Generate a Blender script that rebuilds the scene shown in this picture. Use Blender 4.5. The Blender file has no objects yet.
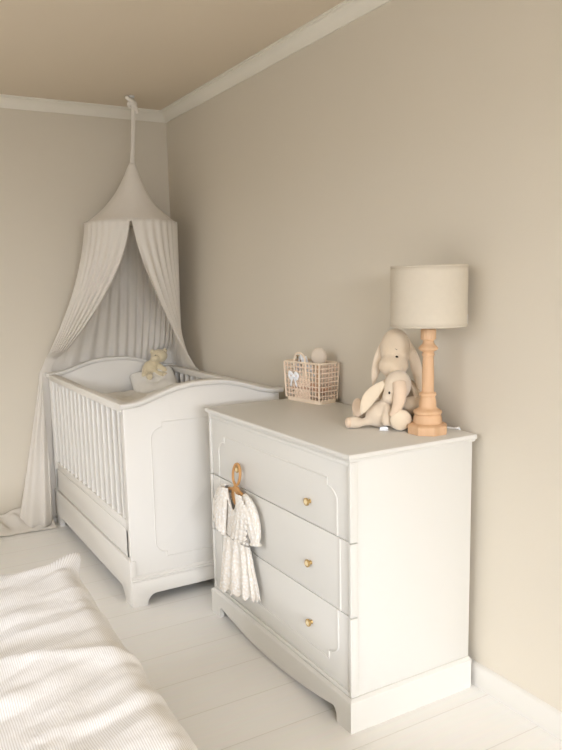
import bpy, bmesh, math, random
from mathutils import Vector, Matrix, noise
random.seed(4)
PI = math.pi
sc = bpy.context.scene
COL = sc.collection

# ------------------------------------------------------------------ camera
YAW, PITCH, ROLL, FPX = 0.5122, 0.1491, -0.0233, 723.03
cam_d = bpy.data.cameras.new('camera'); cam = bpy.data.objects.new('camera', cam_d); COL.objects.link(cam)
fw = Vector((math.sin(YAW)*math.cos(PITCH), math.cos(YAW)*math.cos(PITCH), -math.sin(PITCH)))
rt = fw.cross(Vector((0, 0, 1))).normalized(); up = rt.cross(fw)
r2 = math.cos(ROLL)*rt + math.sin(ROLL)*up; u2 = -math.sin(ROLL)*rt + math.cos(ROLL)*up
M = Matrix((r2, u2, -fw)).transposed().to_4x4(); M.translation = Vector((-1.7325, -4.2682, 1.3807))
cam.matrix_world = M
cam_d.sensor_fit = 'VERTICAL'; cam_d.sensor_height = 36; cam_d.lens = FPX/750*36
cam_d.shift_x = (281-268.55)/750; cam_d.shift_y = (390.72-375)/750
cam_d.clip_start = 0.05
sc.camera = cam

# ------------------------------------------------------------------ light
W = bpy.data.worlds.new('sky'); sc.world = W; W.use_nodes = True
bg = W.node_tree.nodes['Background']; bg.inputs[0].default_value = (0.92, 0.96, 1.0, 1); bg.inputs[1].default_value = 1.0
def daylight(name, loc, aim, sx, sy, watts, color):
    ld = bpy.data.lights.new(name, 'AREA'); ld.shape = 'RECTANGLE'; ld.size = sx; ld.size_y = sy; ld.energy = watts; ld.color = color
    lo = bpy.data.objects.new(name, ld); COL.objects.link(lo); lo.location = loc
    lo.rotation_euler = (Vector(aim)-Vector(loc)).to_track_quat('-Z', 'Y').to_euler()
# daylight entering by the big window behind the viewer
daylight('window_daylight', (-4.2, -14.0, 4.6), (-1.5, -1.0, .6), 7.5, 5.6, 4600, (.925, .978, 1.09))
daylight('side_fill_light', (-6.4, -4.0, 4.2), (-1.2, -2.9, .4), 5.0, 4.2, 640, (.925, .978, 1.09))  # added fill for the left-facing fronts, no known source on that side
sc.view_settings.view_transform = 'Standard'; sc.view_settings.look = 'None'
sc.view_settings.gamma = 1; sc.view_settings.use_curve_mapping = False
sc.view_settings.exposure = -0.03

# ------------------------------------------------------------------ materials
def lin(c):
    return tuple(((v/255)/12.92 if v/255 <= .04045 else ((v/255+.055)/1.055)**2.4) for v in c) + (1,)
def mat(name, rgb, rough=.6, var=.04, vscale=6, bump=0, bscale=200, spec=.35, sheen=0, metal=0, trans=0):
    m = bpy.data.materials.new(name); m.use_nodes = True
    nt = m.node_tree; b = nt.nodes['Principled BSDF']
    b.inputs['Roughness'].default_value = rough; b.inputs['Metallic'].default_value = metal
    b.inputs['Specular IOR Level'].default_value = spec
    if sheen: b.inputs['Sheen Weight'].default_value = sheen
    tc = nt.nodes.new('ShaderNodeTexCoord'); nz = nt.nodes.new('ShaderNodeTexNoise')
    nz.inputs['Scale'].default_value = vscale; nz.inputs['Detail'].default_value = 4
    nt.links.new(tc.outputs['Object'], nz.inputs['Vector'])
    mx = nt.nodes.new('ShaderNodeMix'); mx.data_type = 'RGBA'
    c = lin(rgb)
    mx.inputs['A'].default_value = tuple(v*(1-var) for v in c[:3])+(1,)
    mx.inputs['B'].default_value = tuple(min(1, v*(1+var)) for v in c[:3])+(1,)
    nt.links.new(nz.outputs['Fac'], mx.inputs['Factor']); nt.links.new(mx.outputs['Result'], b.inputs['Base Color'])
    if bump:
        n2 = nt.nodes.new('ShaderNodeTexNoise'); n2.inputs['Scale'].default_value = bscale; n2.inputs['Detail'].default_value = 3
        nt.links.new(tc.outputs['Object'], n2.inputs['Vector'])
        bp = nt.nodes.new('ShaderNodeBump'); bp.inputs['Strength'].default_value = bump; bp.inputs['Distance'].default_value = .004
        nt.links.new(n2.outputs['Fac'], bp.inputs['Height']); nt.links.new(bp.outputs['Normal'], b.inputs['Normal'])
    if trans:
        out = nt.nodes['Material Output']; tr = nt.nodes.new('ShaderNodeBsdfTranslucent'); ms = nt.nodes.new('ShaderNodeMixShader')
        nt.links.new(mx.outputs['Result'], tr.inputs['Color']); ms.inputs[0].default_value = trans
        nt.links.new(b.outputs[0], ms.inputs[1]); nt.links.new(tr.outputs[0], ms.inputs[2]); nt.links.new(ms.outputs[0], out.inputs['Surface'])
    m['nz'] = nz.name
    return m
def nodes(m): return m.node_tree, m.node_tree.nodes['Principled BSDF'], m.node_tree.nodes[m['nz']]

M_wall = mat('greige wall paint', (219, 209, 191), .85, .015, 1.5, .06, 120, .2)
M_ceil = mat('greige ceiling paint', (224, 209, 186), .9, .015, 1.5, .05, 120, .15)
M_trim = mat('cream trim paint', (236, 229, 214), .55, .01, 3)
M_base = mat('white skirting paint', (228, 223, 213), .5, .01, 3)
M_paint = mat('ivory furniture lacquer', (222, 218, 209), .34, .008, 2, .02, 30, .4)
M_cribpaint = mat('warm white crib lacquer', (234, 229, 220), .36, .008, 2, .02, 30, .4)
M_bead = mat('ivory moulding lacquer', (226, 222, 213), .35, .005, 2)
M_canopy = mat('off-white muslin', (250, 244, 234), .9, .02, 8, .2, 260, .1, .1, trans=.38)
M_cone = mat('cream canopy cotton', (240, 232, 220), .9, .02, 8, .2, 260, .1, .1, trans=.08)
M_sheet = mat('white cotton sheet', (246, 241, 231), .9, .02, 9, .3, 120, .1, .1)
M_plush = mat('beige plush', (226, 205, 177), 1, .07, 30, .6, 420, .05, .5)
M_plush2 = mat('pale beige plush', (233, 214, 189), 1, .06, 30, .6, 420, .05, .5)
M_inner = mat('cream velvet lining', (233, 215, 188), 1, .05, 30, .4, 420, .05, .4)
M_pink = mat('peach velvet sole', (230, 205, 178), 1, .05, 30, .4, 420, .05, .4)
M_eye = mat('black bead', (24, 20, 18), .2, 0)
M_thread = mat('brown thread', (110, 90, 75), .8, 0)
M_tag = mat('white satin tag', (246, 245, 244), .5, .01)
M_shade = mat('cream linen lampshade', (220, 208, 188), .95, .035, 60, .35, 700, .05, trans=.1)
M_rattan = mat('blush woven plastic', (238, 213, 188), .5, .06, 40)
M_rim = mat('cream woven plastic', (232, 212, 187), .5, .04, 40)
M_brass = mat('aged brass', (196, 164, 108), .35, .08, 60, metal=.75)
M_pearl = mat('cream enamel', (238, 220, 178), .3, .03)
M_cord = mat('white plastic cord', (240, 238, 234), .4, 0)
M_buncream = mat('cream terry plush', (229, 213, 178), 1, .05, 40, .6, 420, .05, .4)
M_frame = mat('white bed frame', (226, 221, 212), .6, .02)

def wood(name, c1, c2, sc_=(30, 30, 4)):
    m = mat(name, c1, .5, .0, 5, 0)
    nt, b, nz = nodes(m)
    mp = nt.nodes.new('ShaderNodeMapping'); mp.inputs['Scale'].default_value = sc_
    tc = [n for n in nt.nodes if n.type == 'TEX_COORD'][0]
    nt.links.new(tc.outputs['Object'], mp.inputs['Vector']); nt.links.new(mp.outputs['Vector'], nz.inputs['Vector'])
    nz.inputs['Scale'].default_value = 1.6; nz.inputs['Detail'].default_value = 6
    mx = [n for n in nt.nodes if n.type == 'MIX'][0]
    mx.inputs['A'].default_value = lin(c1); mx.inputs['B'].default_value = lin(c2)
    return m
M_wood = wood('pale oiled mango wood', (206, 162, 120), (228, 190, 152))
M_hang = wood('honey bamboo wood', (176, 124, 70), (214, 166, 110), (80, 80, 20))

def floor_mat():
    m = bpy.data.materials.new('white painted floorboards'); m.use_nodes = True
    nt = m.node_tree; b = nt.nodes['Principled BSDF']; L = nt.links
    tc = nt.nodes.new('ShaderNodeTexCoord'); br = nt.nodes.new('ShaderNodeTexBrick')
    br.offset = .37; br.inputs['Scale'].default_value = 1
    br.inputs['Brick Width'].default_value = 4.2; br.inputs['Row Height'].default_value = .205
    br.inputs['Mortar Size'].default_value = .0022; br.inputs['Mortar Smooth'].default_value = .6
    br.inputs['Color1'].default_value = lin((248, 245, 238)); br.inputs['Color2'].default_value = lin((251, 248, 242))
    br.inputs['Mortar'].default_value = lin((233, 228, 218))
    L.new(tc.outputs['Object'], br.inputs['Vector'])
    nz = nt.nodes.new('ShaderNodeTexNoise'); mp = nt.nodes.new('ShaderNodeMapping'); mp.inputs['Scale'].default_value = (1.5, 14, 1)
    L.new(tc.outputs['Object'], mp.inputs['Vector']); L.new(mp.outputs['Vector'], nz.inputs['Vector']); nz.inputs['Detail'].default_value = 5
    mx = nt.nodes.new('ShaderNodeMix'); mx.data_type = 'RGBA'; mx.blend_type = 'MULTIPLY'; mx.inputs['Factor'].default_value = .06
    L.new(br.outputs['Color'], mx.inputs['A']); L.new(nz.outputs['Color'], mx.inputs['B'])
    L.new(mx.outputs['Result'], b.inputs['Base Color'])
    bp = nt.nodes.new('ShaderNodeBump'); bp.inputs['Strength'].default_value = .3; bp.inputs['Distance'].default_value = .003; bp.invert = True
    L.new(br.outputs['Fac'], bp.inputs['Height']); L.new(bp.outputs['Normal'], b.inputs['Normal'])
    b.inputs['Roughness'].default_value = .42; b.inputs['Specular IOR Level'].default_value = .35
    return m
M_floor = floor_mat()

def stripe_mat():
    m = mat('striped cotton duvet cover', (240, 236, 228), .92, .02, 10, .3, 60, .1, .15)
    nt, b, nz = nodes(m)
    tc = [n for n in nt.nodes if n.type == 'TEX_COORD'][0]
    wv = nt.nodes.new('ShaderNodeTexWave'); wv.wave_type = 'BANDS'; wv.bands_direction = 'X'
    wv.inputs['Scale'].default_value = 62; wv.inputs['Distortion'].default_value = 0
    nt.links.new(tc.outputs['UV'], wv.inputs['Vector'])
    rp = nt.nodes.new('ShaderNodeValToRGB'); rp.color_ramp.elements[0].color = lin((230, 226, 221)); rp.color_ramp.elements[1].color = lin((250, 248, 246))
    rp.color_ramp.elements[0].position = .3; rp.color_ramp.elements[1].position = .6
    nt.links.new(wv.outputs['Fac'], rp.inputs['Fac']); nt.links.new(rp.outputs['Color'], b.inputs['Base Color'])
    return m
M_stripe = stripe_mat()

def lace_mat():
    m = mat('ivory floral lace', (242, 233, 216), .9, .02, 10, 0, 60, .1, .1, trans=.12)
    nt, b, nz = nodes(m)
    tc = [n for n in nt.nodes if n.type == 'TEX_COORD'][0]; L = nt.links
    vo = nt.nodes.new('ShaderNodeTexVoronoi'); vo.inputs['Scale'].default_value = 85; vo.feature = 'DISTANCE_TO_EDGE'
    L.new(tc.outputs['Object'], vo.inputs['Vector'])
    v2 = nt.nodes.new('ShaderNodeTexVoronoi'); v2.inputs['Scale'].default_value = 85
    L.new(tc.outputs['Object'], v2.inputs['Vector'])
    rp = nt.nodes.new('ShaderNodeValToRGB'); rp.color_ramp.elements[0].position = .25; rp.color_ramp.elements[1].position = .55
    rp.color_ramp.elements[0].color = lin((254, 250, 243)); rp.color_ramp.elements[1].color = lin((244, 235, 221))
    L.new(v2.outputs['Distance'], rp.inputs['Fac']); L.new(rp.outputs['Color'], b.inputs['Base Color'])
    bp = nt.nodes.new('ShaderNodeBump'); bp.inputs['Strength'].default_value = .8; bp.inputs['Distance'].default_value = .004; bp.invert = True
    L.new(v2.outputs['Distance'], bp.inputs['Height']); L.new(bp.outputs['Normal'], b.inputs['Normal'])
    return m
M_lace = lace_mat()

# ------------------------------------------------------------------ mesh helpers
class MB:
    def __init__(s): s.bm = bmesh.new()
    def box(s, x0, x1, y0, y1, z0, z1, bev=0, seg=2):
        t = bmesh.new(); bmesh.ops.create_cube(t, size=1)
        for v in t.verts:
            v.co = Vector(((x0+x1)/2+v.co.x*(x1-x0), (y0+y1)/2+v.co.y*(y1-y0), (z0+z1)/2+v.co.z*(z1-z0)))
        if bev: bmesh.ops.bevel(t, geom=t.edges[:], offset=bev, segments=seg, affect='EDGES', profile=.5)
        s.add(t); return s
    def add(s, t):
        me = bpy.data.meshes.new('tmp'); t.to_mesh(me); t.free(); s.bm.from_mesh(me); bpy.data.meshes.remove(me)
    def ell(s, c, r, rot=None, seg=24, rings=14, power=None):
        t = bmesh.new(); bmesh.ops.create_uvsphere(t, u_segments=seg, v_segments=rings, radius=1)
        Rm = rot.to_3x3() if rot else Matrix.Identity(3)
        for v in t.verts:
            v.co = Vector(c) + Rm @ Vector((v.co.x*r[0], v.co.y*r[1], v.co.z*r[2]))
        s.add(t); return s
    def tube(s, pts, rad, n=10, caps=True, flat=1.0, closed=False, ref=None):
        pts = [Vector(p) for p in pts]; m = len(pts)
        if not hasattr(rad, '__len__'): rad = [rad]*m
        rows = []; prev = Vector(ref) if ref else None
        for i, p in enumerate(pts):
            if closed: d = pts[(i+1) % m]-pts[i-1]
            else: d = pts[min(i+1, m-1)]-pts[max(i-1, 0)]
            d.normalize()
            if prev is None: prev = Vector((0, 0, 1)) if abs(d.z) < .9 else Vector((1, 0, 0))
            a = (prev-d*prev.dot(d))
            if a.length < 1e-5: a = d.orthogonal()
            a.normalize(); b = d.cross(a); prev = a
            rows.append([s.bm.verts.new(p+a*math.cos(2*PI*k/n)*rad[i]*flat+b*math.sin(2*PI*k/n)*rad[i]) for k in range(n)])
        for i in range(m if closed else m-1):
            A, B = rows[i], rows[(i+1) % m]
            for k in range(n): s.bm.faces.new((A[k], A[(k+1) % n], B[(k+1) % n], B[k]))
        if caps and not closed:
            s.bm.faces.new(rows[0][::-1]); s.bm.faces.new(rows[-1])
        return s
    def lathe(s, prof, c=(0, 0, 0), n=40, axis='Z', flute=None):
        rows = []
        for (r, h) in prof:
            row = []
            for k in range(n):
                a = 2*PI*k/n; rr = r
                if flute: rr = flute(r, h, a)
                if axis == 'Z': p = (c[0]+rr*math.cos(a), c[1]+rr*math.sin(a), c[2]+h)
                else: p = (c[0]-h, c[1]+rr*math.cos(a), c[2]+rr*math.sin(a))
                row.append(s.bm.verts.new(p))
            rows.append(row)
        for A, B in zip(rows, rows[1:]):
            for k in range(n): s.bm.faces.new((A[k], A[(k+1) % n], B[(k+1) % n], B[k]))
        s.bm.faces.new(rows[0][::-1]); s.bm.faces.new(rows[-1]); return s
    def grid(s, f, nu, nv, closed_u=False, uv=None):
        rows = [[s.bm.verts.new(f(i/(nu if closed_u else nu-1), j/(nv-1))) for i in range(nu)] for j in range(nv)]
        lay = s.bm.loops.layers.uv.verify() if uv else None
        for j in range(nv-1):
            for i in range(nu if closed_u else nu-1):
                i2 = (i+1) % nu
                fc = s.bm.faces.new((rows[j][i], rows[j][i2], rows[j+1][i2], rows[j+1][i]))
                if uv:
                    for lp, (a, b) in zip(fc.loops, ((i, j), (i+1, j), (i+1, j+1), (i, j+1))):
                        lp[lay].uv = uv(a/(nu-1), b/(nv-1))
        return s
    def prism(s, outline, to3, depth, bev=0):
        """outline: 2D points; to3(a,b,d) maps to 3D; extruded from d=0 to d=depth"""
        t = bmesh.new()
        A = [t.verts.new(to3(a, b, 0)) for a, b in outline]; B = [t.verts.new(to3(a, b, depth)) for a, b in outline]
        n = len(A); t.faces.new(A[::-1]); t.faces.new(B)
        for k in range(n): t.faces.new((A[k], A[(k+1) % n], B[(k+1) % n], B[k]))
        bmesh.ops.recalc_face_normals(t, faces=t.faces[:])
        if bev:
            es = [e for e in t.edges if len(e.link_faces) == 2 and e.calc_face_angle() > .6]
            bmesh.ops.bevel(t, geom=es, offset=bev, segments=2, affect='EDGES', profile=.5)
        s.add(t); return s
    def fuse(s, voxel, it=6):
        me = bpy.data.meshes.new('tmp'); s.bm.to_mesh(me); s.bm.free()
        o = bpy.data.objects.new('tmp', me); COL.objects.link(o)
        r = o.modifiers.new('r', 'REMESH'); r.mode = 'VOXEL'; r.voxel_size = voxel
        k = o.modifiers.new('s', 'SMOOTH'); k.iterations = it; k.factor = .5
        m2 = bpy.data.meshes.new_from_object(o.evaluated_get(bpy.context.evaluated_depsgraph_get()))
        bpy.data.objects.remove(o); bpy.data.meshes.remove(me)
        s.bm = bmesh.new(); s.bm.from_mesh(m2); bpy.data.meshes.remove(m2); return s
    def build(s, name, m, parent=None, smooth=True, angle=40, solid=0, sub=0):
        bmesh.ops.recalc_face_normals(s.bm, faces=s.bm.faces[:])
        me = bpy.data.meshes.new(name); s.bm.to_mesh(me); s.bm.free()
        o = bpy.data.objects.new(name, me); COL.objects.link(o); me.materials.append(m)
        if smooth:
            for p in me.polygons: p.use_smooth = True
            if angle < 180: me.set_sharp_from_angle(angle=math.radians(angle))
        if solid:
            k = o.modifiers.new('thickness', 'SOLIDIFY'); k.thickness = solid; k.offset = 0
        if sub:
            k = o.modifiers.new('subdiv', 'SUBSURF'); k.levels = k.render_levels = sub
        if parent:
            o.parent = parent
            if parent.type == 'EMPTY': o.matrix_parent_inverse = Matrix.Translation(parent.location).inverted()   # meshes are built in world space
        return o
def thing(name, label, cat, loc, group=None):
    o = bpy.data.objects.new(name, None); COL.objects.link(o); o.location = loc; o.empty_display_size = .1
    return tag(o, label, cat, group)
def tag(o, label, cat, group=None):
    o['label'] = label; o['category'] = cat
    if group: o['group'] = group
    return o
def struct(o): o['kind'] = 'structure'; return o
def smooth(t): t = max(0, min(1, t)); return t*t*(3-2*t)
def catmull(keys, t):
    """keys: [(t, vec)], smooth interpolation"""
    n = len(keys)
    for i in range(n-1):
        if t <= keys[i+1][0] or i == n-2:
            t0, t1 = keys[i][0], keys[i+1][0]; w = (t-t0)/(t1-t0)
            p1, p2 = Vector(keys[i][1]), Vector(keys[i+1][1])
            m1 = (p2-Vector(keys[i-1][1]))/(t1-keys[i-1][0])*(t1-t0) if i > 0 else p2-p1
            m2 = (Vector(keys[i+2][1])-p1)/(keys[i+2][0]-t0)*(t1-t0) if i < n-2 else p2-p1
            w2, w3 = w*w, w*w*w
            return p1*(2*w3-3*w2+1)+m1*(w3-2*w2+w)+p2*(-2*w3+3*w2)+m2*(w3-w2)
def spline(pts, n):
    k = [(i/(len(pts)-1), p) for i, p in enumerate(pts)]
    return [catmull(k, i/(n-1)) for i in range(n)]

# ------------------------------------------------------------------ the room
RX0, RY0, RZ = -4.0, -8.4, 2.404
struct(MB().box(RX0, 0, RY0, 0, -.06, 0).build('floor', M_floor, smooth=False))
struct(MB().box(RX0, 0, RY0, 0, RZ, RZ+.06).build('ceiling', M_ceil, smooth=False))
struct(MB().box(0, .1, RY0-.1, .1, -.06, RZ+.06).build('wall_right', M_wall, smooth=False))
struct(MB().box(RX0, 0, 0, .1, -.06, RZ+.06).build('wall_back', M_wall, smooth=False))
WX0, WX1, WZ0, WZ1 = -3.9, -1.2, .35, 2.28
LW0, LW1 = -5.6, -1.7  # left-wall opening put in to let the side fill through
wl = MB()
wl.box(RX0-.1, RX0, RY0-.1, LW0, -.06, RZ+.06); wl.box(RX0-.1, RX0, LW1, .1, -.06, RZ+.06)
wl.box(RX0-.1, RX0, LW0, LW1, -.06, WZ0); wl.box(RX0-.1, RX0, LW0, LW1, WZ1, RZ+.06)
struct(wl.build('wall_left', M_wall, smooth=False))
wf = MB()
wf.box(RX0, WX0, RY0-.1, RY0, -.06, RZ+.06); wf.box(WX1, 0, RY0-.1, RY0, -.06, RZ+.06)
wf.box(WX0, WX1, RY0-.1, RY0, -.06, WZ0); wf.box(WX0, WX1, RY0-.1, RY0, WZ1, RZ+.06)
struct(wf.build('wall_front', M_wall, smooth=False))
fr = MB()
for a, b in ((WX0, WX0+.05), (WX1-.05, WX1), ((WX0+WX1)/2-.03, (WX0+WX1)/2+.03)): fr.box(a, b, RY0-.08, RY0-.03, WZ0, WZ1, .004)
for a, b in ((WZ0, WZ0+.05), (WZ1-.05, WZ1)): fr.box(WX0, WX1, RY0-.08, RY0-.03, a, b, .004)
struct(fr.build('window_1', M_trim))
fr = MB()
for a, b in ((LW0, LW0+.05), (LW1-.05, LW1), ((LW0+LW1)/2-.03, (LW0+LW1)/2+.03)): fr.box(RX0-.08, RX0-.03, a, b, WZ0, WZ1, .004)
for a, b in ((WZ0, WZ0+.05), (WZ1-.05, WZ1)): fr.box(RX0-.08, RX0-.03, LW0, LW1, a, b, .004)
struct(fr.build('added_fill_window', M_trim))  # frame of the unseen left window, added along with the side fill

# crown moulding: profile (distance from wall, z)
crown = [(0, 2.347), (.008, 2.347), (.010, 2.353), (.014, 2.357), (.018, 2.366), (.027, 2.377), (.040, 2.386), (.047, 2.390), (.048, 2.396), (.057, 2.398), (.057, RZ), (0, RZ)]
struct(MB().prism(crown, lambda a, b, d: (RX0+d, -a, b), -RX0).build('trim_1', M_trim, angle=50))
struct(MB().prism(crown, lambda a, b, d: (-a, RY0+d, b), -RY0).build('trim_2', M_trim, angle=50))
basep = [(0, 0), (.016, 0), (.016, .068), (.012, .077), (0, .081)]
struct(MB().prism(basep, lambda a, b, d: (-a, RY0+d, b), -RY0).build('baseboard_right', M_base, angle=50))
struct(MB().prism(basep, lambda a, b, d: (RX0+d, -a, b), -RX0).build('baseboard_back', M_base, angle=50))

# ------------------------------------------------------------------ crib
CX0, CX1, CY0, CY1 = -.815, -.055, -1.395, -.050
CXC = (CX0+CX1)/2
def arch(x):
    s = min(1, abs(x-CXC)/.36)
    return .889+.068*.5*(1+math.cos(PI*s**1.3))
crib = thing('crib', 'white wooden baby crib with slatted sides and arched ends under the canopy', 'crib', (CXC, (CY0+CY1)/2, 0))
def foot_outline(a0, a1, foot, r, top, n=8):
    """bottom edge of a board with two feet, from a0 to a1"""
    pts = [(a0, 0), (a0+foot, 0)]
    for k in range(n+1):
        t = PI/2*k/n; pts.append((a0+foot+r*(1-math.cos(t)), top*math.sin(t)))
    for k in range(n, -1, -1):
        t = PI/2*k/n; pts.append((a1-foot-r*(1-math.cos(t)), top*math.sin(t)))
    pts += [(a1-foot, 0), (a1, 0)]
    return pts
def notch_frame(a0, a1, b0, b1, q=.05, st=.03, n=8):
    """closed outline with stepped, rounded corners"""
    out = []
    for (ax, bx, sa, sb) in ((a0, b0, 1, 1), (a1, b0, -1, 1), (a1, b1, -1, -1), (a0, b1, 1, -1)):
        c = []
        c.append((ax, bx+sb*(q+st)))
        for k in range(n+1):
            t = PI/2*k/n; c.append((ax+sa*q*(1-math.cos(t)), bx+sb*(st+q*(1-math.sin(t)))))
        c.append((ax+sa*q, bx))
        if sa*sb < 0: c = c[::-1]
        out += c
    return out
def densify(p, step=.03):
    o = []
    for a, b in zip(p, p[1:]+p[:1]):
        L = (Vector(b)-Vector(a)).length; n = max(1, int(L/step))
        for k in range(n): o.append(tuple(Vector(a).lerp(Vector(b), k/n)))
    return o
for (yf, sgn) in ((CY0, 1), (CY1, -1)):
    xs = [CX0+(CX1-CX0)*k/48 for k in range(49)]
    mb = MB()
    ol = [(x, .10) for x in (CX0+.004, CX1-.004)] + [(x, arch(x)-.012) for x in xs[::-1]]
    ol[-1] = (CX0+.004, ol[-1][1]); ol[2] = (CX1-.004, ol[2][1])
    mb.prism(ol, lambda a, b, d, yf=yf, sgn=sgn: (a, yf+sgn*(.004+d), b), .026, .002)
    e = mb.build('end_panel', M_cribpaint, crib, angle=35)
    # moulded cap following the arch
    def capf(u, v, yf=yf, sgn=sgn):
        x = CX0-.012+(CX1-CX0+.024)*u; xx = max(CX0, min(CX1, x)); z = arch(xx)
        prof = [(0, -.017), (-.006, -.016), (-.010, -.011), (-.013, -.007), (-.013, .003), (-.009, .006), (.038, .006), (.042, .003), (.042, -.007), (.039, -.011), (.035, -.016), (.030, -.017)]
        k = int(round(v*len(prof))) % len(prof)
        return (x, yf+sgn*prof[k][0], z+prof[k][1])
    cb = MB(); pr = 12
    rows = [[cb.bm.verts.new(capf(i/60, k/pr)) for k in range(pr)] for i in range(61)]
    for A, B in zip(rows, rows[1:]):
        for k in range(pr): cb.bm.faces.new((A[k], A[(k+1) % pr], B[(k+1) % pr], B[k]))
    cb.bm.faces.new(rows[0]); cb.bm.faces.new(rows[-1][::-1])
    cb.build('cap_rail', M_cribpaint, crib, angle=50)
    # base with feet
    bb = MB()
    fo = foot_outline(CX0, CX1, .068, .045, .048) + [(CX1, .112), (CX0, .112)]
    bb.prism(fo, lambda a, b, d, yf=yf, sgn=sgn: (a, yf+sgn*(d-.006), b), .040, .0015)
    bb.build('plinth', M_cribpaint, crib, angle=35)
    bd = MB()
    bprof = [(0, .112), (-.005, .113), (-.006, .119), (-.002, .124), (-.003, .130), (.002, .138), (.01, .138), (.01, .112)]
    bd.prism(bprof, lambda a, b, d, yf=yf, sgn=sgn: (CX0+d, yf+sgn*a, b), CX1-CX0)
    bd.build('base_moulding', M_cribpaint, crib, angle=40)
    # raised bead outlining the panel, on the outer face
    fp = densify(notch_frame(CX0+.12, CX1-.12, .20, .80, .05, .022))
    MB().tube([(a, yf+sgn*.0045, b) for a, b in fp], .0032, 6, closed=True, ref=(0, 1, 0)).build('panel_bead', M_cribpaint, crib)
for (xo, sgn) in ((CX0, 1), (CX1, -1)):
    y0, y1 = CY0+.0285, CY1-.0285
    def X(d, xo=xo, sgn=sgn): return xo+sgn*d
    def bx(mb, d0, d1, ya, yb, za, zb, bev=.003):
        a, b = sorted((X(d0), X(d1))); return mb.box(a, b, ya, yb, za, zb, bev)
    bx(MB(), -.003, .038, y0, y1, .855, .889, .005).build('top_rail', M_cribpaint, crib)
    bx(MB(), .008, .034, y0, y1, .338, .378, .003).build('bottom_rail', M_cribpaint, crib)
    for k in range(16):
        yy = -1.298+k*.0795
        bx(MB(), .008, .032, yy-.0085, yy+.0085, .374, .858, .003).build('slat', M_cribpaint, crib)
    for py in (y0+.012, y1-.012):
        bx(MB(), .006, .036, py-.012, py+.012, .21, .858, .002).build('post', M_cribpaint, crib)
    bx(MB(), .006, .026, y0, y1, .213, .338, .002).build('side_board', M_cribpaint, crib)
    ap = MB()
    fo = foot_outline(CY0+.001, CY1-.001, .085, .06, .062) + [(CY1-.001, .208), (CY0+.001, .208)]
    ap.prism(fo, lambda a, b, d, X=X: (X(d-.003), a, b), .028, .0015)
    ap.build('apron', M_cribpaint, crib, angle=35)
# slatted base under the mattress
MB().box(CX0+.03, CX1-.03, CY0+.034, CY1-.034, .37, .40).build('mattress_base', M_cribpaint, crib, smooth=False)

def cushion(mb, x0, x1, y0, y1, z0, z1, nu=40, nv=40, puff=.5, wr=.0, fr=6, seed=0, flatbot=True):
    """puffed rectangular pad, closed"""
    def prof(a): return (1-abs(2*a-1)**4)**puff if abs(2*a-1) < 1 else 0
    top, bot = [], []
    for j in range(nv):
        tr, br = [], []
        for i in range(nu):
            a, b = i/(nu-1), j/(nv-1)
            x = x0+(x1-x0)*a; y = y0+(y1-y0)*b; p = min(prof(a), prof(b))*max(prof(a), prof(b))**.3
            w = wr*noise.noise(Vector((x*fr+seed, y*fr*.8, seed)))+wr*.5*noise.noise(Vector((x*fr*2.3, y*fr*2.3+seed, 3)))
            zm = z0+(z1-z0)*(.35 if flatbot else .5)
            ed = i in (0, nu-1) or j in (0, nv-1)
            vt = mb.bm.verts.new((x, y, zm+(z1-zm)*p+w*p)); tr.append(vt)
            br.append(vt if ed else mb.bm.verts.new((x, y, zm-(zm-z0)*p**.5)))
        top.append(tr); bot.append(br)
    for j in range(nv-1):
        for i in range(nu-1):
            mb.bm.faces.new((top[j][i], top[j][i+1], top[j+1][i+1], top[j+1][i]))
            mb.bm.faces.new((bot[j+1][i], bot[j+1][i+1], bot[j][i+1], bot[j][i]))
    return mb
tag(MB().box(CX0+.06, CX1-.06, CY0+.045, CY1-.045, .401, .60, .03, 4).build('crib_mattress', M_sheet), 'white cot mattress seen between the crib slats', 'mattress')
tag(cushion(MB(), CX0+.066, CX1-.066, CY0+.05, CY1-.05, .598, .775, 70, 110, .35, .035, 9, 2).build('crib_duvet', M_sheet, angle=180), 'puffy white baby duvet spread inside the crib', 'duvet')

def pose(loc, rx=0, ry=0, rz=0):
    return Matrix.Translation(loc) @ Matrix.Rotation(rz, 4, 'Z') @ Matrix.Rotation(ry, 4, 'Y') @ Matrix.Rotation(rx, 4, 'X')
def xform(mb, m):
    for v in mb.bm.verts: v.co = m @ v.co
    return mb
pil = xform(cushion(MB(), -.13, .13, -.12, .12, -.045, .045, 30, 26, .5, .012, 14, 5, False), pose((-.235, -.225, .806), math.radians(26), math.radians(-9), -.25))
tag(pil.build('baby_pillow', M_sheet, angle=180), 'small white pillow propped against the crib headboard', 'pillow')

# cream stuffed animal sitting on the pillow
BN = Vector((-.212, -.165, .848))
bun = thing('stuffed_bear', 'cream terry stuffed animal leaning on the headboard inside the crib', 'stuffed toy', BN)
mb = MB(); mb.ell(BN+Vector((-.032, -.012, .035)), (.045, .038, .055), Matrix.Rotation(.5, 4, 'Y')); mb.ell(BN+Vector((-.005, -.02, .075)), (.028, .026, .035))
mb.tube([BN+Vector(p) for p in ((.02, -.02, .055), (.045, -.045, .03), (.05, -.06, .01))], [.018, .017, .016], 12)
mb.tube([BN+Vector(p) for p in ((-.05, -.02, .05), (-.075, -.04, .02), (-.085, -.055, .0))], [.018, .017, .016], 12)
mb.tube([BN+Vector(p) for p in ((.0, -.035, .01), (.03, -.08, -.002), (.035, -.1, .0))], [.02, .019, .02], 12)
mb.tube([BN+Vector(p) for p in ((-.04, -.03, .01), (-.06, -.075, -.002), (-.065, -.1, .0))], [.02, .019, .02], 12)
mb.fuse(.005, 5).build('body', M_buncream, bun, angle=180)
mb = MB(); mb.ell(BN+Vector((.026, -.03, .112)), (.050, .044, .040)); mb.ell(BN+Vector((-.010, -.062, .102)), (.026, .022, .020))
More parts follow.
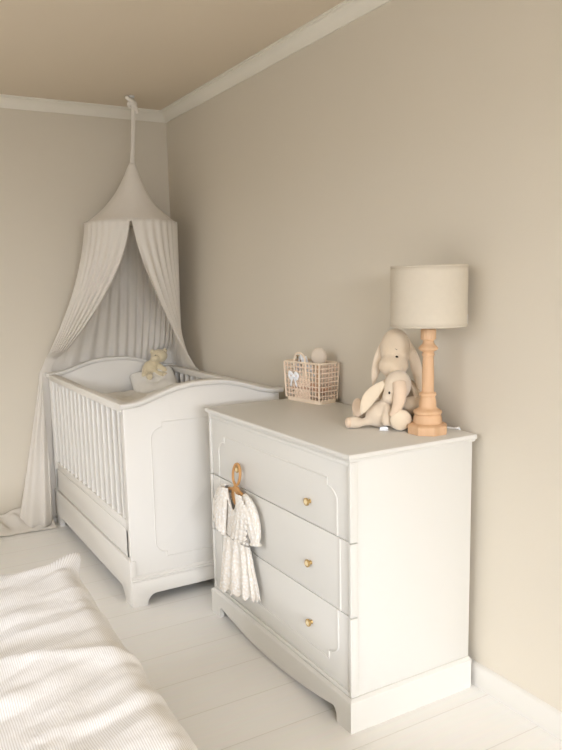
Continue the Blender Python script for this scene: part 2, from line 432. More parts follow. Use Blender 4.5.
mb.fuse(.004, 5).build('head', M_buncream, bun, angle=180)
for dx in (-.010, .066): MB().ell(BN+Vector((dx, -.018, .138)), (.016, .012, .015)).build('ear', M_buncream, bun)
for dx in (-.012, .020): MB().ell(BN+Vector((dx, -.068, .120)), (.0035, .0035, .0035)).build('eye', M_eye, bun)

# ------------------------------------------------------------------ canopy
CC = Vector((-.357, -.300, 0)); RR = .247; ZR = 1.722
can = thing('bed_canopy', 'white muslin bed canopy hanging from the ceiling over the crib headboard', 'canopy', (CC.x, CC.y, ZR))
HK = Vector((-.318, -.30, 2.404))
mb = MB(); mb.lathe([(.0, 0), (.016, 0), (.016, -.006), (.008, -.012), (.004, -.02), (.004, -.03), (0, -.03)], HK, 20)
mb.build('ceiling_hook', M_cord, can)
mb = MB()
mb.tube(spline([HK+Vector(p) for p in ((0, 0, -.012), (.006, -.004, -.05), (.002, 0, -.15), (-.008, 0, -.28), (-.016, 0, -.375))], 20), [.010]*6+[.011]*9+[.012, .012, .013, .014, .015], 12)
mb.build('cord', M_cone, can)
mb = MB()
kp = [HK+Vector(p) for p in ((-.028, -.02, -.020), (-.012, -.022, -.028), (.012, -.014, -.040), (.016, .010, -.052), (-.008, .014, -.050), (-.016, -.008, -.042), (.004, -.020, -.050), (.020, -.014, -.075), (.026, -.012, -.092))]
mb.tube(spline(kp, 40), .0115, 10); mb.ell(HK+Vector((-.030, -.02, -.016)), (.014, .013, .012))
mb.build('knot', M_cone, can, angle=180)
ZT = 2.045
def cone(u, v):
    a = 2*PI*u; t = v
    r = .016+(RR-.016)*(.54*t+.46*t**3.2) ; z = ZT-(ZT-ZR)*t
    r *= 1+.006*t*math.sin(a*13)
    c = Vector((-.334, -.30, 0)).lerp(CC, t)
    return (c.x+r*math.cos(a), c.y+r*math.sin(a), z)
MB().grid(cone, 72, 30, True).build('top_cone', M_cone, can, angle=180, solid=.003)
mb = MB(); mb.tube([CC+Vector((RR*math.cos(2*PI*k/64), RR*math.sin(2*PI*k/64), ZR-.004)) for k in range(64)], .005, 10, closed=True, ref=(0, 0, 1))
mb.build('ring', M_cone, can)
A0 = math.atan2(-.94, -.33)+2*PI
tie = [(0, (-.785, -.034, .925)), (.08, (-.82, -.030, .90)), (.18, (-.838, -.030, .90)), (.25, (-.842, -.014, .90)), (.32, (-.74, -.013, .90)), (.40, (-.52, -.013, .90)), (.5, (-.31, -.013, .88)), (.60, (-.17, -.013, .86)), (.68, (-.07, -.013, .84)), (.74, (-.024, -.024, .83)), (.85, (-.022, -.20, .83)), (1, (-.022, -.44, .83))]
low = [(0, (-.840, -.046, .02)), (.07, (-.870, -.12, .02)), (.13, (-.93, -.14, .02)), (.20, (-1.03, -.10, .02)), (.25, (-1.02, -.03, .02)), (.29, (-.88, -.015, .02)), (.33, (-.74, -.013, .02)), (.40, (-.52, -.013, .02)), (.5, (-.31, -.013, .02)), (.60, (-.17, -.013, .02)), (.68, (-.07, -.013, .02)), (.74, (-.024, -.024, .02)), (.85, (-.022, -.20, .02)), (1, (-.022, -.44, .02))]
def drape(u, v):
    a = A0-2*PI*(.004+.992*u)
    R1 = RR+.007; top = CC+Vector((R1*math.cos(a), R1*math.sin(a), ZR+.002)); q = catmull(tie, u)
    ph = 2*PI*(34*u+.5*math.sin(9*u)) ; ir = .75+.35*noise.noise(Vector((u*25, 0, 7)))
    VS = .64
    if v < VS:
        t = v/VS; e = t**(1.65 if u < .6 else 1.65-.2*smooth((u-.6)/.2))
        p = top.lerp(q, e); p.z = top.z+(q.z-top.z)*t
        amp = (.003+.009*smooth(t*2.2)-.004*smooth((t-.6)/.4))*(.8 if u < .3 else 1)
        wd = smooth((t-.15)/.75); sn = math.sin(ph)
    else:
        t = (v-VS)/(1-VS); b = catmull(low, u); p = q.lerp(b, t**1.1); p.z = q.z+(b.z-q.z)*t
        amp = .008+(.004*t if u < .3 else 0); wd = 1
        sn = math.sin(ph)+((math.sin(2*PI*17*u+3*t)-math.sin(ph))*smooth(t*2.5) if u < .3 else 0)
    if u < .34: amp *= 1-.9*math.exp(-((v-VS)/.06)**2)
    dl = math.radians(240-150*smooth((u-.2)/.16)-90*smooth((u-.68)/.08))
    an = a+(dl-a)*wd; d = Vector((math.cos(an), math.sin(an), 0))
    p = p+d*(amp*ir*sn+.006*noise.noise(Vector((u*14, v*5, 2)))*min(1, v*3))
    p.x = min(p.x, -.019 if p.z < .09 else -.006); p.y = min(p.y, -.019 if p.z < .09 else -.006)
    if u < .73 and p.x > CX0-.03 and p.x < CX1+.03: p.y = p.y+(max(p.y, -.031)-p.y)*smooth((1.02-p.z)/.06)
    if p.z < .90 and u > .72 and p.y < -.03: p.x = max(p.x, -.046)
    return p
MB().grid(drape, 420, 90).build('drape', M_canopy, can, angle=180, solid=.0016)
def pool(u, v):
    x = -.845-.62*u; w = .135*(1-.25*u)+.02*noise.noise(Vector((x*9, 1, 4)))
    y = -.020-w*v
    h = (.155*smooth((u+.10)/.30)*(1-.40*u))
    z = h*(1-v)**.75*(.75+.3*noise.noise(Vector((x*7, y*9, 6))))+.014*math.sin(x*62+y*30)*(1-v)*v*3+.022*noise.noise(Vector((x*20+y*8, y*24, 9)))*(1-v*.6)+.004
    return (x, y, max(.004, z))
MB().grid(pool, 90, 30).build('pooled_hem', M_canopy, can, angle=180, solid=.004)

# ------------------------------------------------------------------ dresser
DX0, DX1, DY0, DY1, DH = -.5216, -.0325, -2.5907, -1.6131, .8794
dr = thing('dresser', 'white three drawer dresser with brass knobs standing against the right wall', 'dresser', ((DX0+DX1)/2, (DY0+DY1)/2, 0))
O = .012
MB().box(DX0+.024, DX1, DY0+.002, DY1-.002, .09, DH-.018, .002).build('carcass', M_paint, dr)
# top slab with moulded edge
def slab(x0, x1, y0, y1, prof):
    mb = MB(); rows = []
    for (o, z) in prof:
        rows.append([mb.bm.verts.new(p) for p in ((x0-o, y0-o, z), (x1, y0-o, z), (x1, y1+o, z), (x0-o, y1+o, z))])
    for A, B in zip(rows, rows[1:]):
        for k in range(4): mb.bm.faces.new((A[k], A[(k+1) % 4], B[(k+1) % 4], B[k]))
    mb.bm.faces.new(rows[0][::-1]); mb.bm.faces.new(rows[-1]); return mb
slab(DX0, DX1+.006, DY0, DY1, [(-.002, DH-.026), (.003, DH-.025), (.004, DH-.019), (.009, DH-.017), (.012, DH-.013), (.012, DH-.005), (.010, DH-.0015), (.006, DH)]).build('top', M_paint, dr, angle=25)
# plinth
hm = MB(); yc = (DY0+DY1)/2
bot = []
for k in range(41):
    y = yc+.405*(1-2*k/40); q = abs(y-yc)/.405; bot.append((y, .012+.037*q**2))
ol = [(DY1+O, .097), (DY1+O, 0), (yc+.425, 0), (yc+.423, .03), (yc+.416, .043)] + bot + [(yc-.416, .043), (yc-.423, .03), (yc-.425, 0), (DY0-O, 0), (DY0-O, .097)]
hm.prism(ol, lambda a, b, d: (DX0-O+d, a, b), .02)
hm.box(DX0-O+.02, DX1, DY0-O, DY0-O+.018, 0, .097); hm.box(DX0-O+.02, DX1, DY1+O-.018, DY1+O, 0, .097)
hm.build('plinth', M_paint, dr, smooth=False)
mb = slab(DX0, DX1, DY0, DY1, [(.012, .0965), (.0115, .1), (.007, .103), (.002, .108), (-.004, .108)]); mb.build('plinth_moulding', M_bead, dr, angle=30)
# drawers
zs = [(.607, .853), (.3705, .603), (.110, .3665)]
YR, YL, NR, NL = -2.529, -1.688, -2.477, -1.740
def arcs(c, r, a0, a1, n=8): return [(c[0]+r[0]*math.cos(a0+(a1-a0)*k/n), c[1]+r[1]*math.sin(a0+(a1-a0)*k/n)) for k in range(n+1)]
top_path = [(YL, .607)]+[(YL, .714)]+[(YL-.052*(1-math.cos(PI/2*k/8)), .714+.040*math.sin(PI/2*k/8)) for k in range(1, 9)]+[(NL, .780)]
top_path = top_path+[(-(p[0]-yc)+yc, p[1]) for p in top_path[::-1]]
bot_path = [(YL, .3665), (YL, .248)]+[(YL-.052*(1-math.cos(PI/2*k/8)), .248-.036*math.sin(PI/2*k/8)) for k in range(1, 9)]+[(NL, .182)]
bot_path = bot_path+[(-(p[0]-yc)+yc, p[1]) for p in bot_path[::-1]]
def open_dens(p, step=.03):
    o = []
    for a, b in zip(p, p[1:]):
        n = max(1, int((Vector(b)-Vector(a)).length/step))
        for k in range(n): o.append(Vector(a).lerp(Vector(b), k/n))
    return o+[Vector(p[-1])]
BR = .013
for i, (z0, z1) in enumerate(zs):
    mb = MB(); mb.box(DX0+.005, DX0+.0265, DY0-.002, DY1+.002, z0, z1, .0015)
    d = mb.build('drawer', M_paint, dr)
    # raised border along the outer edge
    mb = MB()
    for (a, b) in ((DY0-.002, DY0-.002+BR), (DY1+.002-BR, DY1+.002)):
        if i == 1: MB().box(DX0-.002, DX0+.006, a, b, z0, z1, .002).build('border', M_paint, d)
        else: mb.box(DX0-.002, DX0+.006, a, b, z0, z1, .002)
    if i == 0: mb.box(DX0-.002, DX0+.006, DY0-.002+BR, DY1+.002-BR, z1-BR, z1, .002)
    if i == 2: mb.box(DX0-.002, DX0+.006, DY0-.002+BR, DY1+.002-BR, z0, z0+BR, .002)
    if i != 1: mb.build('border', M_paint, d)
    mb = MB()
    if i == 0: mb.tube([(DX0+.0048, p[0], p[1]) for p in open_dens(top_path)], .0034, 6, ref=(1, 0, 0))
    elif i == 2: mb.tube([(DX0+.0048, p[0], p[1]) for p in open_dens(bot_path)], .0034, 6, ref=(1, 0, 0))
    else:
        for y in (YL, YR): MB().tube([(DX0+.0048, y, z0), (DX0+.0048, y, z1)], .0034, 6, ref=(1, 0, 0)).build('panel_bead', M_bead, d)
    if i != 1: mb.build('panel_bead', M_bead, d)
    for y in (-2.362, -1.872):
        zk = (.678, .470, .264)[i]
        mb = MB(); c = (DX0+.0055, y, zk)
        mb.lathe([(.007, 0), (.007, .002), (.0055, .004), (.0055, .008), (.010, .010), (.0125, .012), (.0132, .015), (.0125, .018), (.0105, .019), (.0095, .0175), (.0085, .017)], c, 24, 'X')
        k = mb.build('knob', M_brass, d); k['label'] = 'round brass knob with cream centre'
        cp = MB(); cp.ell((c[0]-.017, y, zk), (.003, .0092, .0092)); e = cp.bm
        # the centre is one piece with the knob
        me = k.data; t = bmesh.new(); t.from_mesh(me); n0 = len(t.faces)
        m2 = bpy.data.meshes.new('t'); e.to_mesh(m2); e.free(); t.from_mesh(m2); bpy.data.meshes.remove(m2)
        t.faces.ensure_lookup_table()
        for f in t.faces[n0:]: f.material_index = 1; f.smooth = True
        t.to_mesh(me); t.free(); me.materials.append(M_pearl)

# ------------------------------------------------------------------ hanger and dress
HY = -1.886; HXF = DX0-.022
hg = thing('clothes_hanger', 'small honey wooden clothes hanger looped over the top left dresser knob', 'clothes hanger', (HXF, HY, .61))
mb = MB()
lp = [(HXF, HY, .612), (HXF, HY+.010, .624)] + [(DX0-.012-.010*(1-math.sin(t))*.5, HY+.004+.029*math.cos(t), .662+.040*math.sin(t)) for t in [PI*(-.30+1.66*k/24) for k in range(25)]]
mb.tube(lp, .0055, 8); mb.build('hook', M_hang, hg)
mb = MB()
sh = [(-.030, .598), (-.034, .580), (-.028, .558), (-.012, .544), (.012, .544), (.028, .558), (.034, .580), (.030, .598), (.014, .618), (-.014, .618)]
mb.prism([(HY-a, b) for a, b in sh], lambda a, b, d: (HXF-.006+d, a, b), .012, .003)
mb.build('neck', M_hang, hg)
mb = MB()
mb.tube(spline([(HXF, HY+.12, .566), (HXF, HY+.06, .594), (HXF, HY, .604), (HXF, HY-.06, .594), (HXF, HY-.12, .566)], 24), [.006]*24, 10)
mb.build('shoulder_bar', M_hang, hg)

ds = thing('baby_dress', 'ivory lace baby dress with puff sleeves hanging on the front of the dresser', 'dress', (HXF, HY, .20))
def S(s, z, out=0): return Vector((HXF+out, HY-s, z))
def skirt(u, v):
    a = 2*PI*u; t = v
    w = .100+.052*t**.9; dpt = .013+.010*t
    pl = math.sin(a*13+1.5*math.sin(a*2))*(.002+.011*t)+.006*t*noise.noise(Vector((math.cos(a)*3, math.sin(a)*3, t*2)))
    s = (w+pl*.6)*math.cos(a); o = -(dpt+pl)*math.sin(a)
    zh = .192+.030*(s/.16)+.006*math.sin(a*26)
    z = .408+(zh-.408)*t
    o = min(o, .015)
    return S(s+.006*t, z, o-.004)
MB().grid(skirt, 260, 40, True).build('skirt', M_lace, ds, angle=180, solid=.002)
def bodice(u, v):
    a = 2*PI*u; t = v
    z_side = .598-.19*t
    w = (.088+.012*math.sin(PI*t))if t > .12 else .07+.018*t/.12
    s = w*math.cos(a); o = -.013*math.sin(a)
    neck = .075*max(0, 1-abs(s)/.046)**.6*(1-t) * (1.0 if math.sin(a) > 0 else .35)
    z = z_side+(.012*(1-abs(s)/.09))*(1-t)*0-neck+.0*(abs(s))
    z -= .035*(1-t)*max(0, (abs(s)-.03)/.06)
    o += .002*math.sin(a*16)*smooth((t-.5)*2)
    return S(s, z, min(o, .014)-.002)
MB().grid(bodice, 120, 24, True).build('bodice', M_lace, ds, angle=180, solid=.002)
for sg in (-1, 1):
    c = spline([S(sg*.062, .582, -.002), S(sg*.102, .558, -.005), S(sg*.130, .520, -.006), S(sg*.147, .475, -.006), S(sg*.155, .435, -.006)], 40)
    def sl(u, v, c=c, sg=sg):
        k = min(38, int(v*38.999)); p = c[k].lerp(c[k+1], v*39-k) if k < 38 else c[38].lerp(c[39], min(1, v*39-38))
        d = (c[min(39, k+1)]-c[max(0, k-1)]).normalized(); ax = Vector((1, 0, 0)); bx_ = d.cross(ax).normalized()
        a = 2*PI*u
        r = .030+.011*math.sin(PI*min(1, v/.86))**.8 if v < .86 else .030-.008*math.sin(PI*(v-.86)/.14)+.006*(v-.86)/.14
        r *= 1+.10*math.sin(a*9+sg)*(.3+.7*abs(math.sin(PI*v)))
        q = p+ax*math.cos(a)*r*.5+bx_*math.sin(a)*r; q.x = min(q.x, DX0-.004); return q
    MB().grid(sl, 72, 34, True).build('sleeve', M_lace, ds, angle=180, solid=.002)
    def col(u, v, sg=sg):
        # wide ruffled bertha collar: inner edge at neckline, outer edge scalloped
        inn = spline([(.026, .606), (.036, .560), (.026, .51), (.010, .465), (-.004, .425)] if sg > 0 else [(.030, .606), (.036, .565), (.046, .51), (.052, .46), (.058, .415)], 20)
        i = u*19; k = min(18, int(i)); f = i-k
        a = (inn[k][0]+(inn[k+1][0]-inn[k][0])*f, inn[k][1]+(inn[k+1][1]-inn[k][1])*f)
        out = spline([(.085, .606), (.116, .575), (.130, .530), (.132, .485), (.124, .438)], 20)
        b = (out[k][0]+(out[k+1][0]-out[k][0])*f, out[k][1]+(out[k+1][1]-out[k][1])*f)
        vv = v*(1+.05*math.sin(u*2*PI*9))
        s = a[0]+(b[0]-a[0])*vv; z = a[1]+(b[1]-a[1])*vv-.008*u*u*abs(math.sin(v*PI*5))
        return S(sg*s, z, -.018-.012*math.sin(PI*min(1, v*.8+.05))-.006*u+.006*math.sin(v*2*PI*4)*u)
    MB().grid(col, 70, 18).build('ruffle_collar', M_lace, ds, angle=180, solid=.003)
# neckline edging and picot hem
MB().tube([S(.038*math.cos(PI+PI*k/24), .592+.066*math.sin(PI+PI*k/24), -.018) for k in range(25)], .0035, 8).build('neck_edging', M_lace, ds)

# ------------------------------------------------------------------ table lamp
LX, LY = -.1385, -2.4925
lamp = thing('table_lamp', 'table lamp with turned wooden base and cream linen drum shade on dresser', 'lamp', (LX, LY, DH))
mb = MB()
def octo(r, h, a):
    k = ((a+PI/8) % (PI/4))-PI/8
    return r*.97/math.cos(k)
mb.lathe([(.050, 0), (.0625, 0), (.0635, .003), (.0635, .024), (.061, .028), (.055, .031), (.047, .034), (.030, .0345)], (LX, LY, DH+.0005), 64, flute=octo)
mb.build('base', M_wood, lamp, angle=30)
prof = [(.020, .033), (.046, .033), (.047, .036), (.0455, .050), (.0425, .060), (.041, .0625), (.044, .064), (.0465, .069), (.0455, .074), (.040, .078), (.033, .081), (.029, .085), (.0275, .092), (.0275, .102), (.0255, .112), (.0235, .119), (.0235, .122), (.0265, .1245), (.0275, .129), (.026, .1335), (.0205, .136), (.0195, .14), (.0195, .19), (.0180, .235), (.0170, .252), (.0195, .254), (.0205, .258), (.0195, .262), (.0175, .264), (.019, .268), (.025, .271), (.031, .2755), (.0315, .279), (.027, .285), (.021, .291), (.0175, .298), (.0175, .303), (.020, .305), (.024, .3075), (.0245, .311), (.0245, .338), (.020, .342), (.010, .343)]
def flute(r, h, a):
    return r*(1-.07*(.5+.5*math.cos(a*14))) if .306 < h < .34 else r
mb = MB(); mb.lathe(prof, (LX, LY, DH), 56, flute=flute); mb.build('column', M_wood, lamp, angle=50)
SZ0, SZ1, SR = 1.231, 1.4185, .1195
mb = MB()
def shade(u, v):
    a = 2*PI*u
    return (LX+SR*math.cos(a), LY+SR*math.sin(a), SZ0+(SZ1-SZ0)*v)
mb.grid(shade, 80, 12, True)
o = mb.build('lamp_shade', M_shade, lamp, angle=180, solid=.003)
for zz in (SZ0, SZ1):
    MB().tube([(LX+SR*math.cos(2*PI*k/80), LY+SR*math.sin(2*PI*k/80), zz) for k in range(80)], .0025, 8, closed=True, ref=(0, 0, 1)).build('shade_hem', M_shade, o)
ta = math.atan2(-.63, .40)
a1 = -.62
MB().prism([(-.008, 0), (.008, 0), (.008, .030), (-.008, .030)], lambda a, b, d: (LX+(SR+.002+d)*math.cos(a1+a/SR), LY+(SR+.002+d)*math.sin(a1+a/SR), SZ0+.004+b), .001).build('label_tag', M_tag, o)
mb = MB(); mb.tube([(LX, LY, 1.21), (LX, LY, 1.30)], .012, 14); mb.ell((LX, LY, 1.325), (.028, .028, .036)); mb.build('bulb', M_cord, lamp)
mb = MB()
for k in range(3):
    a = 2*PI*k/3+.4; mb.tube([(LX, LY, 1.232), (LX+SR*math.cos(a), LY+SR*math.sin(a), 1.232)], .0018, 6)
mb.build('shade_spider', M_cord, lamp)
mb = MB(); mb.tube(spline([(LX+.04, LY+.02, DH+.006), (LX+.085, LY+.03, DH+.004), (LX+.105, LY-.005, DH+.004), (-.031, LY-.02, DH+.004), (-.0225, LY-.03, DH-.02), (-.021, LY-.03, .60)], 40), .0034, 8)
mb.build('power_cord', M_cord, lamp)

# ------------------------------------------------------------------ plush elephants (local frame: A right, B to viewer, Z up)
PO = Vector((-.190, -2.296, DH)); PA = Vector((.807, -.590, 0)); PB = Vector((-.590, -.807, 0))
def E(a, b, z): return PO+PA*a+PB*b+Vector((0, 0, z))
PR = Matrix((PA, -PB, (0, 0, 1))).transposed()
def rot(ax=0, ay=0, az=0):
    return (PR @ (Matrix.Rotation(az, 3, 'Z') @ Matrix.Rotation(ay, 3, 'Y') @ Matrix.Rotation(ax, 3, 'X'))).to_4x4()
def leaf(mb, p0, p1, w, th, bend=(0, 0, 0), n=18, side=None, tip=.5):
    """flat, rounded floppy ear from p0 to p1"""
    p0, p1 = Vector(p0), Vector(p1); mid = (p0+p1)/2+Vector(bend)
    c = spline([p0, mid, p1], n); R_ = []
    for i in range(n):
        t = i/(n-1); R_.append(max(.0015, w*(math.sin(PI*min(1, (t*.93+.07))**(1/(.6+tip)))**.75)))
    mb.tube(c, R_, 18, flat=th/w, ref=side if side else PB)
    return mb
el = thing('plush_elephant', 'large beige plush elephant sitting against the wall behind the smaller one', 'stuffed toy', E(.06, -.06, 0))
mb = MB()
mb.ell(E(.062, -.055, .085), (.062, .052, .085), rot()); mb.ell(E(.062, -.035, .17), (.035, .03, .04), rot())
mb.tube(spline([E(.10, -.04, .045), E(.125, .005, .052), E(.135, .035, .075), E(.118, .050, .068)], 16), [.033]*10+[.036, .038, .039, .038, .034, .026], 16)
mb.tube(spline([E(.03, -.05, .04), E(-.02, -.045, .035), E(-.055, -.03, .040), E(-.064, -.018, .05)], 16), [.030]*12+[.031, .030, .028, .022], 16)
mb.ell(E(.116, .045, .078), (.036, .032, .034), rot())
mb.tube(spline([E(.10, -.04, .14), E(.128, -.015, .11), E(.125, .02, .09)], 12), [.024]*12, 14)
mb.tube(spline([E(.03, -.04, .14), E(.01, -.01, .11), E(.0, .012, .085)], 12), [.023]*12, 14)
mb.fuse(.006, 8).build('body', M_plush, el, angle=180)
MB().ell(E(-.069, -.008, .060), (.022, .010, .034), rot(-.35, -.25, -.4)).build('sole', M_pink, el)
mb = MB()
mb.ell(E(.062, -.030, .262), (.054, .050, .072), rot()); mb.ell(E(.054, .000, .208), (.053, .042, .040), rot())
mb.tube(spline([E(.060, .015, .215), E(.063, .034, .195), E(.066, .040, .165), E(.070, .034, .14)], 16), [.026-.0007*k for k in range(16)], 14)
mb.fuse(.006, 8).build('head', M_plush, el, angle=180)
for (p0, p1, w, bd, nm) in ((E(.020, -.052, .290), E(-.016, -.030, .135), .017, PA*-.002, 'l'), (E(.100, -.020, .300), E(.146, -.004, .108), .019, PA*.008, 'r')):
    m_ = MB(); leaf(m_, p0, p1, w, .008, bd, side=(PB if nm == 'l' else PB), tip=.3); m_.build('ear', M_plush2, el, angle=180)
MB().ell(E(.063, .022, .236), (.0066, .005, .0085), rot()).build('eye', M_eye, el)
MB().tube([E(.058, .018, .268), E(.065, .019, .263)], .0011, 6).build('eyebrow', M_thread, el)

e2 = thing('plush_elephant', 'small pale beige plush elephant lolling in front of the bigger one', 'stuffed toy', E(.02, .05, 0))
mb = MB()
mb.ell(E(.006, .040, .046), (.050, .042, .045), rot(0, -.3)); mb.ell(E(.035, .045, .082), (.030, .028, .034), rot())
mb.tube(spline([E(-.01, .05, .030), E(-.050, .058, .022), E(-.080, .062, .018)], 14), [.021, .020, .019, .018, .016, .0145, .0135, .0135, .0145, .017, .019, .019, .016, .012], 14)
mb.ell(E(-.084, .062, .0215), (.028, .021, .021), rot())
mb.tube(spline([E(.03, .05, .035), E(.058, .072, .036), E(.070, .090, .038)], 12), [.026, .027, .028, .030, .032, .034, .035, .036, .036, .035, .032, .026], 16)
mb.tube(spline([E(.034, .070, .075), E(.026, .092, .045), E(.025, .100, .016)], 12), [.015, .015, .015, .015, .015, .0155, .016, .016, .016, .0155, .014, .010], 14)
mb.fuse(.005, 8).build('body', M_plush2, e2, angle=180)
MB().ell(E(.072, .114, .039), (.036, .018, .036), rot(.15, 0, .15)).build('sole', M_inner, e2)
MB().ell(E(-.100, .066, .0215), (.0135, .018, .018), rot()).build('sole', M_pink, e2)
mb = MB()
mb.ell(E(.064, .058, .146), (.046, .044, .054), rot(0, .2)); mb.ell(E(.040, .072, .112), (.028, .028, .026), rot())
mb.fuse(.005, 8).build('head', M_plush2, e2, angle=180)
mb = MB(); mb.tube(spline([E(.068, .090, .158), E(.070, .104, .136), E(.066, .110, .100), E(.054, .114, .070), E(.040, .114, .052)], 26), [.024+.004*math.sin(PI*k/25)-.0155*(k/25) for k in range(26)], 14)
mb.build('trunk', M_pink, e2, angle=180)
mb = MB(); leaf(mb, E(.020, .066, .160), E(-.058, .082, .052), .023, .008, PA*-.010+Vector((0, 0, .004)), side=PB, tip=.35); e = mb.build('ear', M_inner, e2, angle=180)
mb = MB(); leaf(mb, E(.106, .040, .150), E(.125, .05, .085), .020, .008, PA*.008, side=PA, tip=.35); mb.build('ear', M_plush2, e2, angle=180)
MB().ell(E(.035, .097, .128), (.0034, .003, .0046), rot()).build('eye', M_eye, e2)
mb = MB()
mb.prism([(-.014, 0), (.010, -.002), (.016, .010), (.008, .014), (-.012, .012)], lambda a, b, d: tuple(E(.016+a, .112+d, .003+b)), .001)
mb.prism([(-.008, -.002), (.014, 0), (.012, .008), (-.008, .010)], lambda a, b, d: tuple(E(.018+a, .116+d+b*.6, .003+b*.5)), .001)
mb.build('care_tag', M_tag, e2, smooth=False)

# ------------------------------------------------------------------ basket
BA = Vector((-.160, -1.612, DH+.001)); BBx = Vector((-.128, -1.840, DH+.001))
bu = (BBx-BA); BL = bu.length; bu.normalize(); bv = Vector((-bu.y, bu.x, 0));  bv = bv if bv.x > 0 else -bv
BWd, BHt = .105, .165
def K(s, t, z):
    """basket frame: s 0..1 along front, t 0..1 depth, z height; tapers to the bottom"""
    k = .93+.07*min(1, z/BHt); cx, cy = .5, .5
    return BA+bu*((cx+(s-cx)*k)*BL)+bv*((cy+(t-cy)*k)*BWd)+Vector((0, 0, z))
bk = thing('woven_basket', 'blush open lattice basket with handles beside the crib end of dresser', 'basket', K(.5, .5, 0))
mb = MB(); rr = .0026
nz_ = 8; nf, ns = 12, 6
def ringp(t):
    """perimeter parameter with rounded corners -> (s,t)"""
    P_ = [(0, 0), (1, 0), (1, 1), (0, 1)]
    return P_
for k in range(nf):
    s = .02+.96*k/(nf-1)
    for t in (0, 1): mb.tube([K(s, t, .012), K(s, t, BHt)], rr, 5)
for k in range(1, ns):
    t = k/ns
    for s in (0, 1): mb.tube([K(s, t, .012), K(s, t, BHt)], rr, 5)
for j in range(1, nz_):
    z = .012+(BHt-.012)*j/nz_
    for t in (0, 1): mb.tube([K(0, t, z), K(1, t, z)], rr, 5)
    for s in (0, 1): mb.tube([K(s, 0, z), K(s, 1, z)], rr, 5)
for t in (0,):
    for k in range(-3, 5):
        for dr_ in (1, -1):
            p = []
            for q in range(9):
                z = .016+(.085)*q/8; s = .5+dr_*(k*.09-.06+(z-.055)*3.2)
                if .24 < s < .76: p.append(K(s, t-.01, z))
            if len(p) > 1: mb.tube(p, rr, 5)
mb.build('lattice', M_rattan, bk, angle=60)
def perim(z, n=10, r=.09):
    out = []
    for (cx, cy, a0) in ((1-r, 1-2*r, 0), (r, 1-2*r, PI/2), (r, 2*r, PI), (1-r, 2*r, 1.5*PI)):
        for k in range(n+1):
            a = a0+PI/2*k/n; out.append(K(cx+r*math.cos(a), cy+2*r*math.sin(a), z))
    return out
mb = MB(); mb.tube(perim(BHt), .0045, 8, closed=True, ref=(0, 0, 1)); mb.build('rim', M_rim, bk)
mb = MB(); p0, p1 = perim(.0), perim(.016); n = len(p0)
A = [mb.bm.verts.new(p) for p in p0]; B = [mb.bm.verts.new(p) for p in p1]
mb.bm.faces.new(A)
for k in range(n): mb.bm.faces.new((A[k], A[(k+1) % n], B[(k+1) % n], B[k]))
mb.build('base', M_rim, bk, angle=50, solid=.003)
for s in (0, 1):
    for t in (0, 1):
        MB().tube([K(s, t, .012), K(s, t, BHt)], .0035, 6).build('corner_post', M_rim, bk)
for t in (0, 1):
    MB().tube(spline([K(.30, t, BHt-.055), K(.30, t, BHt), K(.36, t+.02*(1 if t else -1), BHt+.034), K(.47, t, BHt+.040), K(.58, t, BHt+.026), K(.61, t, BHt), K(.61, t, BHt-.055)], 30), .0042, 8).build('handle', M_rim, bk)
# contents
hb = thing('hairbrush', 'round backed pale brush standing upright in the basket', 'brush', K(.70, .5, .02))
mb = MB(); mb.ell(K(.72, .5, BHt+.026), (.011, .034, .036), Matrix.Rotation(.85, 4, 'Z')); mb.build('head', mat('oatmeal lacquer', (205, 190, 170), .5, .05, 40), hb, angle=180)
MB().tube([K(.70, .5, .02), K(.71, .5, .08), K(.72, .5, BHt-.004)], [.007, .008, .009], 12).build('grip', M_wood, hb)
tr = MB(); tr.tube([K(.30, .30, BHt+.012)+bu*(.022*math.cos(2*PI*k/3+.5))+Vector((0, 0, .022*math.sin(2*PI*k/3+.5))) for k in range(3)], .004, 8, closed=True)
tag(tr.build('teether', M_hang), 'small triangular wooden teether sticking out of the basket', 'teether')
cl = MB()
def muslin(u, v):
    s = .10+.5*u; t = .16+.35*v
    return K(s, t, .112+.080*math.exp(-((u-.55)/.32)**2)*(1-.5*abs(v-.4))+.016*noise.noise(Vector((u*6, v*5, 1)))+.008*math.sin(u*25+v*6))
tag(cl.grid(muslin, 40, 24).build('muslin_cloth', M_tag, angle=180, solid=.003), 'crumpled white muslin cloth stuffed in the top of the basket', 'cloth')
cl = MB()
def pinkc(u, v):
    return K(.12+.76*u, .14+.7*v, .052+.03*noise.noise(Vector((u*4, v*4, 8)))+.006*math.sin(u*20+v*8))
tag(cl.grid(pinkc, 36, 24).build('folded_bib', mat('peach cotton', (222, 176, 146), .9, .1, 20), angle=180, solid=.004), 'peach cotton bib folded in the bottom of the basket', 'bib')
rb = MB()
for sg in (-1, 1):
    rb.tube(spline([K(.30, -.02, .105)-bv*.004, K(.30, 0, .105)+bu*(sg*.020)+Vector((0, 0, .016))-bv*.010, K(.30, 0, .105)+bu*(sg*.028)+Vector((0, 0, .004))-bv*.008, K(.30, 0, .105)+bu*(sg*.018)+Vector((0, 0, -.010))-bv*.008, K(.30, -.02, .105)-bv*.004], 24), .0075, 8, flat=.4, ref=bv)
    rb.tube(spline([K(.30, -.02, .105)-bv*.004, K(.30, -.02, .085)+bu*(sg*.012)-bv*.007, K(.30, -.02, .062)+bu*(sg*.020)-bv*.006], 12), .005, 8, flat=.4, ref=bv)
rb.ell(K(.30, -.02, .105)-bv*.006, (.008, .008, .008))
o = rb.build('ribbon_bow', M_tag, bk, angle=180); o['label'] = 'white ribbon bow'

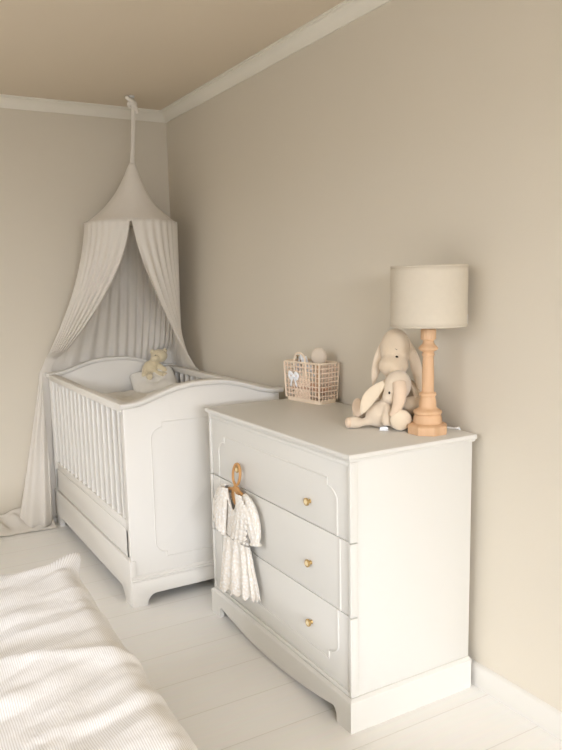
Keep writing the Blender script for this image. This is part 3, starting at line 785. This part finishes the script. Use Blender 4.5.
# ------------------------------------------------------------------ bed in the foreground
bed = thing('bed', 'low white bed carrying the striped duvet in the foreground', 'bed', (-2.05, -3.1, 0))
BX0, BX1, BY0, BY1 = -2.84, -1.27, -4.05, -2.07
MB().box(BX0, BX1, BY0, BY1, .27, .432, .04, 4).build('mattress', M_sheet, bed)
MB().box(BX0-.02, BX1+.005, BY0-.02, BY1+.005, .16, .268, .006).build('frame', M_frame, bed)
for x in (BX0+.03, BX1-.06):
    for y in (BY0+.03, BY1-.06): MB().box(x, x+.05, y, y+.05, 0, .162, .004).build('leg', M_frame, bed)
def dv(u, v):
    # u across (left to right), v along (near to far); arc-length roll over the edges
    hw = .845; hl = 1.09; rl = .24
    cx, cy = -2.045, -3.075
    U = (u-.5)*2*(hw+rl); V = (v-.5)*2*(hl+rl)
    def roll(t, h):
        R = .075; a = abs(t)-(h-R)
        if a <= 0: return t, 0, 0
        if a < R*PI/2: return math.copysign(h-R+R*math.sin(a/R), t), -R*(1-math.cos(a/R)), smooth(a/(R*1.57))
        return math.copysign(h+.02*math.sin(min(1, (a-R*PI/2)/.1)*PI/2), t), -R-(a-R*PI/2), 1
    X_, dzx, ex = roll(U, hw); Y_, dzy, ey = roll(V, hl)
    x = cx+X_; y = cy+Y_
    z = .497+max(dzx+dzy, -.28)
    # edge angled slightly, as it lies on the bed
    x += -.022*(-(y-cy)/1.0-0)*1.0*0 - .0
    x += (y+2.0)*.022*smooth(u*2)
    # folds: long wrinkles running across the bed, slanting
    def fold(x, y):
        q = Vector((x*.9+.25*y, y*3.2-x*.9, 0))
        n1 = 1-abs(noise.noise(q*1.15+Vector((3, 1, 0))))*2
        n2 = 1-abs(noise.noise(q*2.3+Vector((9, 4, 0))))*2
        n3 = noise.noise(Vector((x*2.1, y*2.3, 5)))
        n4 = noise.noise(Vector((x*5.5+y*1.5, y*13-x*4, 2)))
        n5 = 1-abs(noise.noise(Vector((x*3.0+y*2, y*11-x*5, 8))))*2
        n6 = noise.noise(Vector((x*9+y*5, y*30-x*14, 4)))
        ridge = max(0, 1-abs((y+2.62-.10*math.sin(x*3+1))/.07))**2
        return .007*max(-.3, n1)+.006*max(-.4, n2)+.010*n3+.0055*n4+.007*max(-.3, n5)+.0045*n6+.012*ridge
    w = fold(x, y)
    e = max(ex, ey)
    z += w*(1-.5*e)
    if ex: x += math.copysign(1, U)*w*.3*ex
    if ey: y += math.copysign(1, V)*w*.6*ey
    # tip of the duvet corner
    g = math.exp(-((u-.872)/.016)**2-((v-.893)/.014)**2)
    x += .06*g; y += .05*g; z += .02*g
    return (x, y, max(z, .205))
o = MB().grid(dv, 200, 250, uv=lambda a, b: (a*2.17, b*2.66)).build('striped_duvet', M_stripe, angle=180, solid=.012)
tag(o, 'rumpled duvet with fine beige stripes on the bed in the foreground', 'duvet')
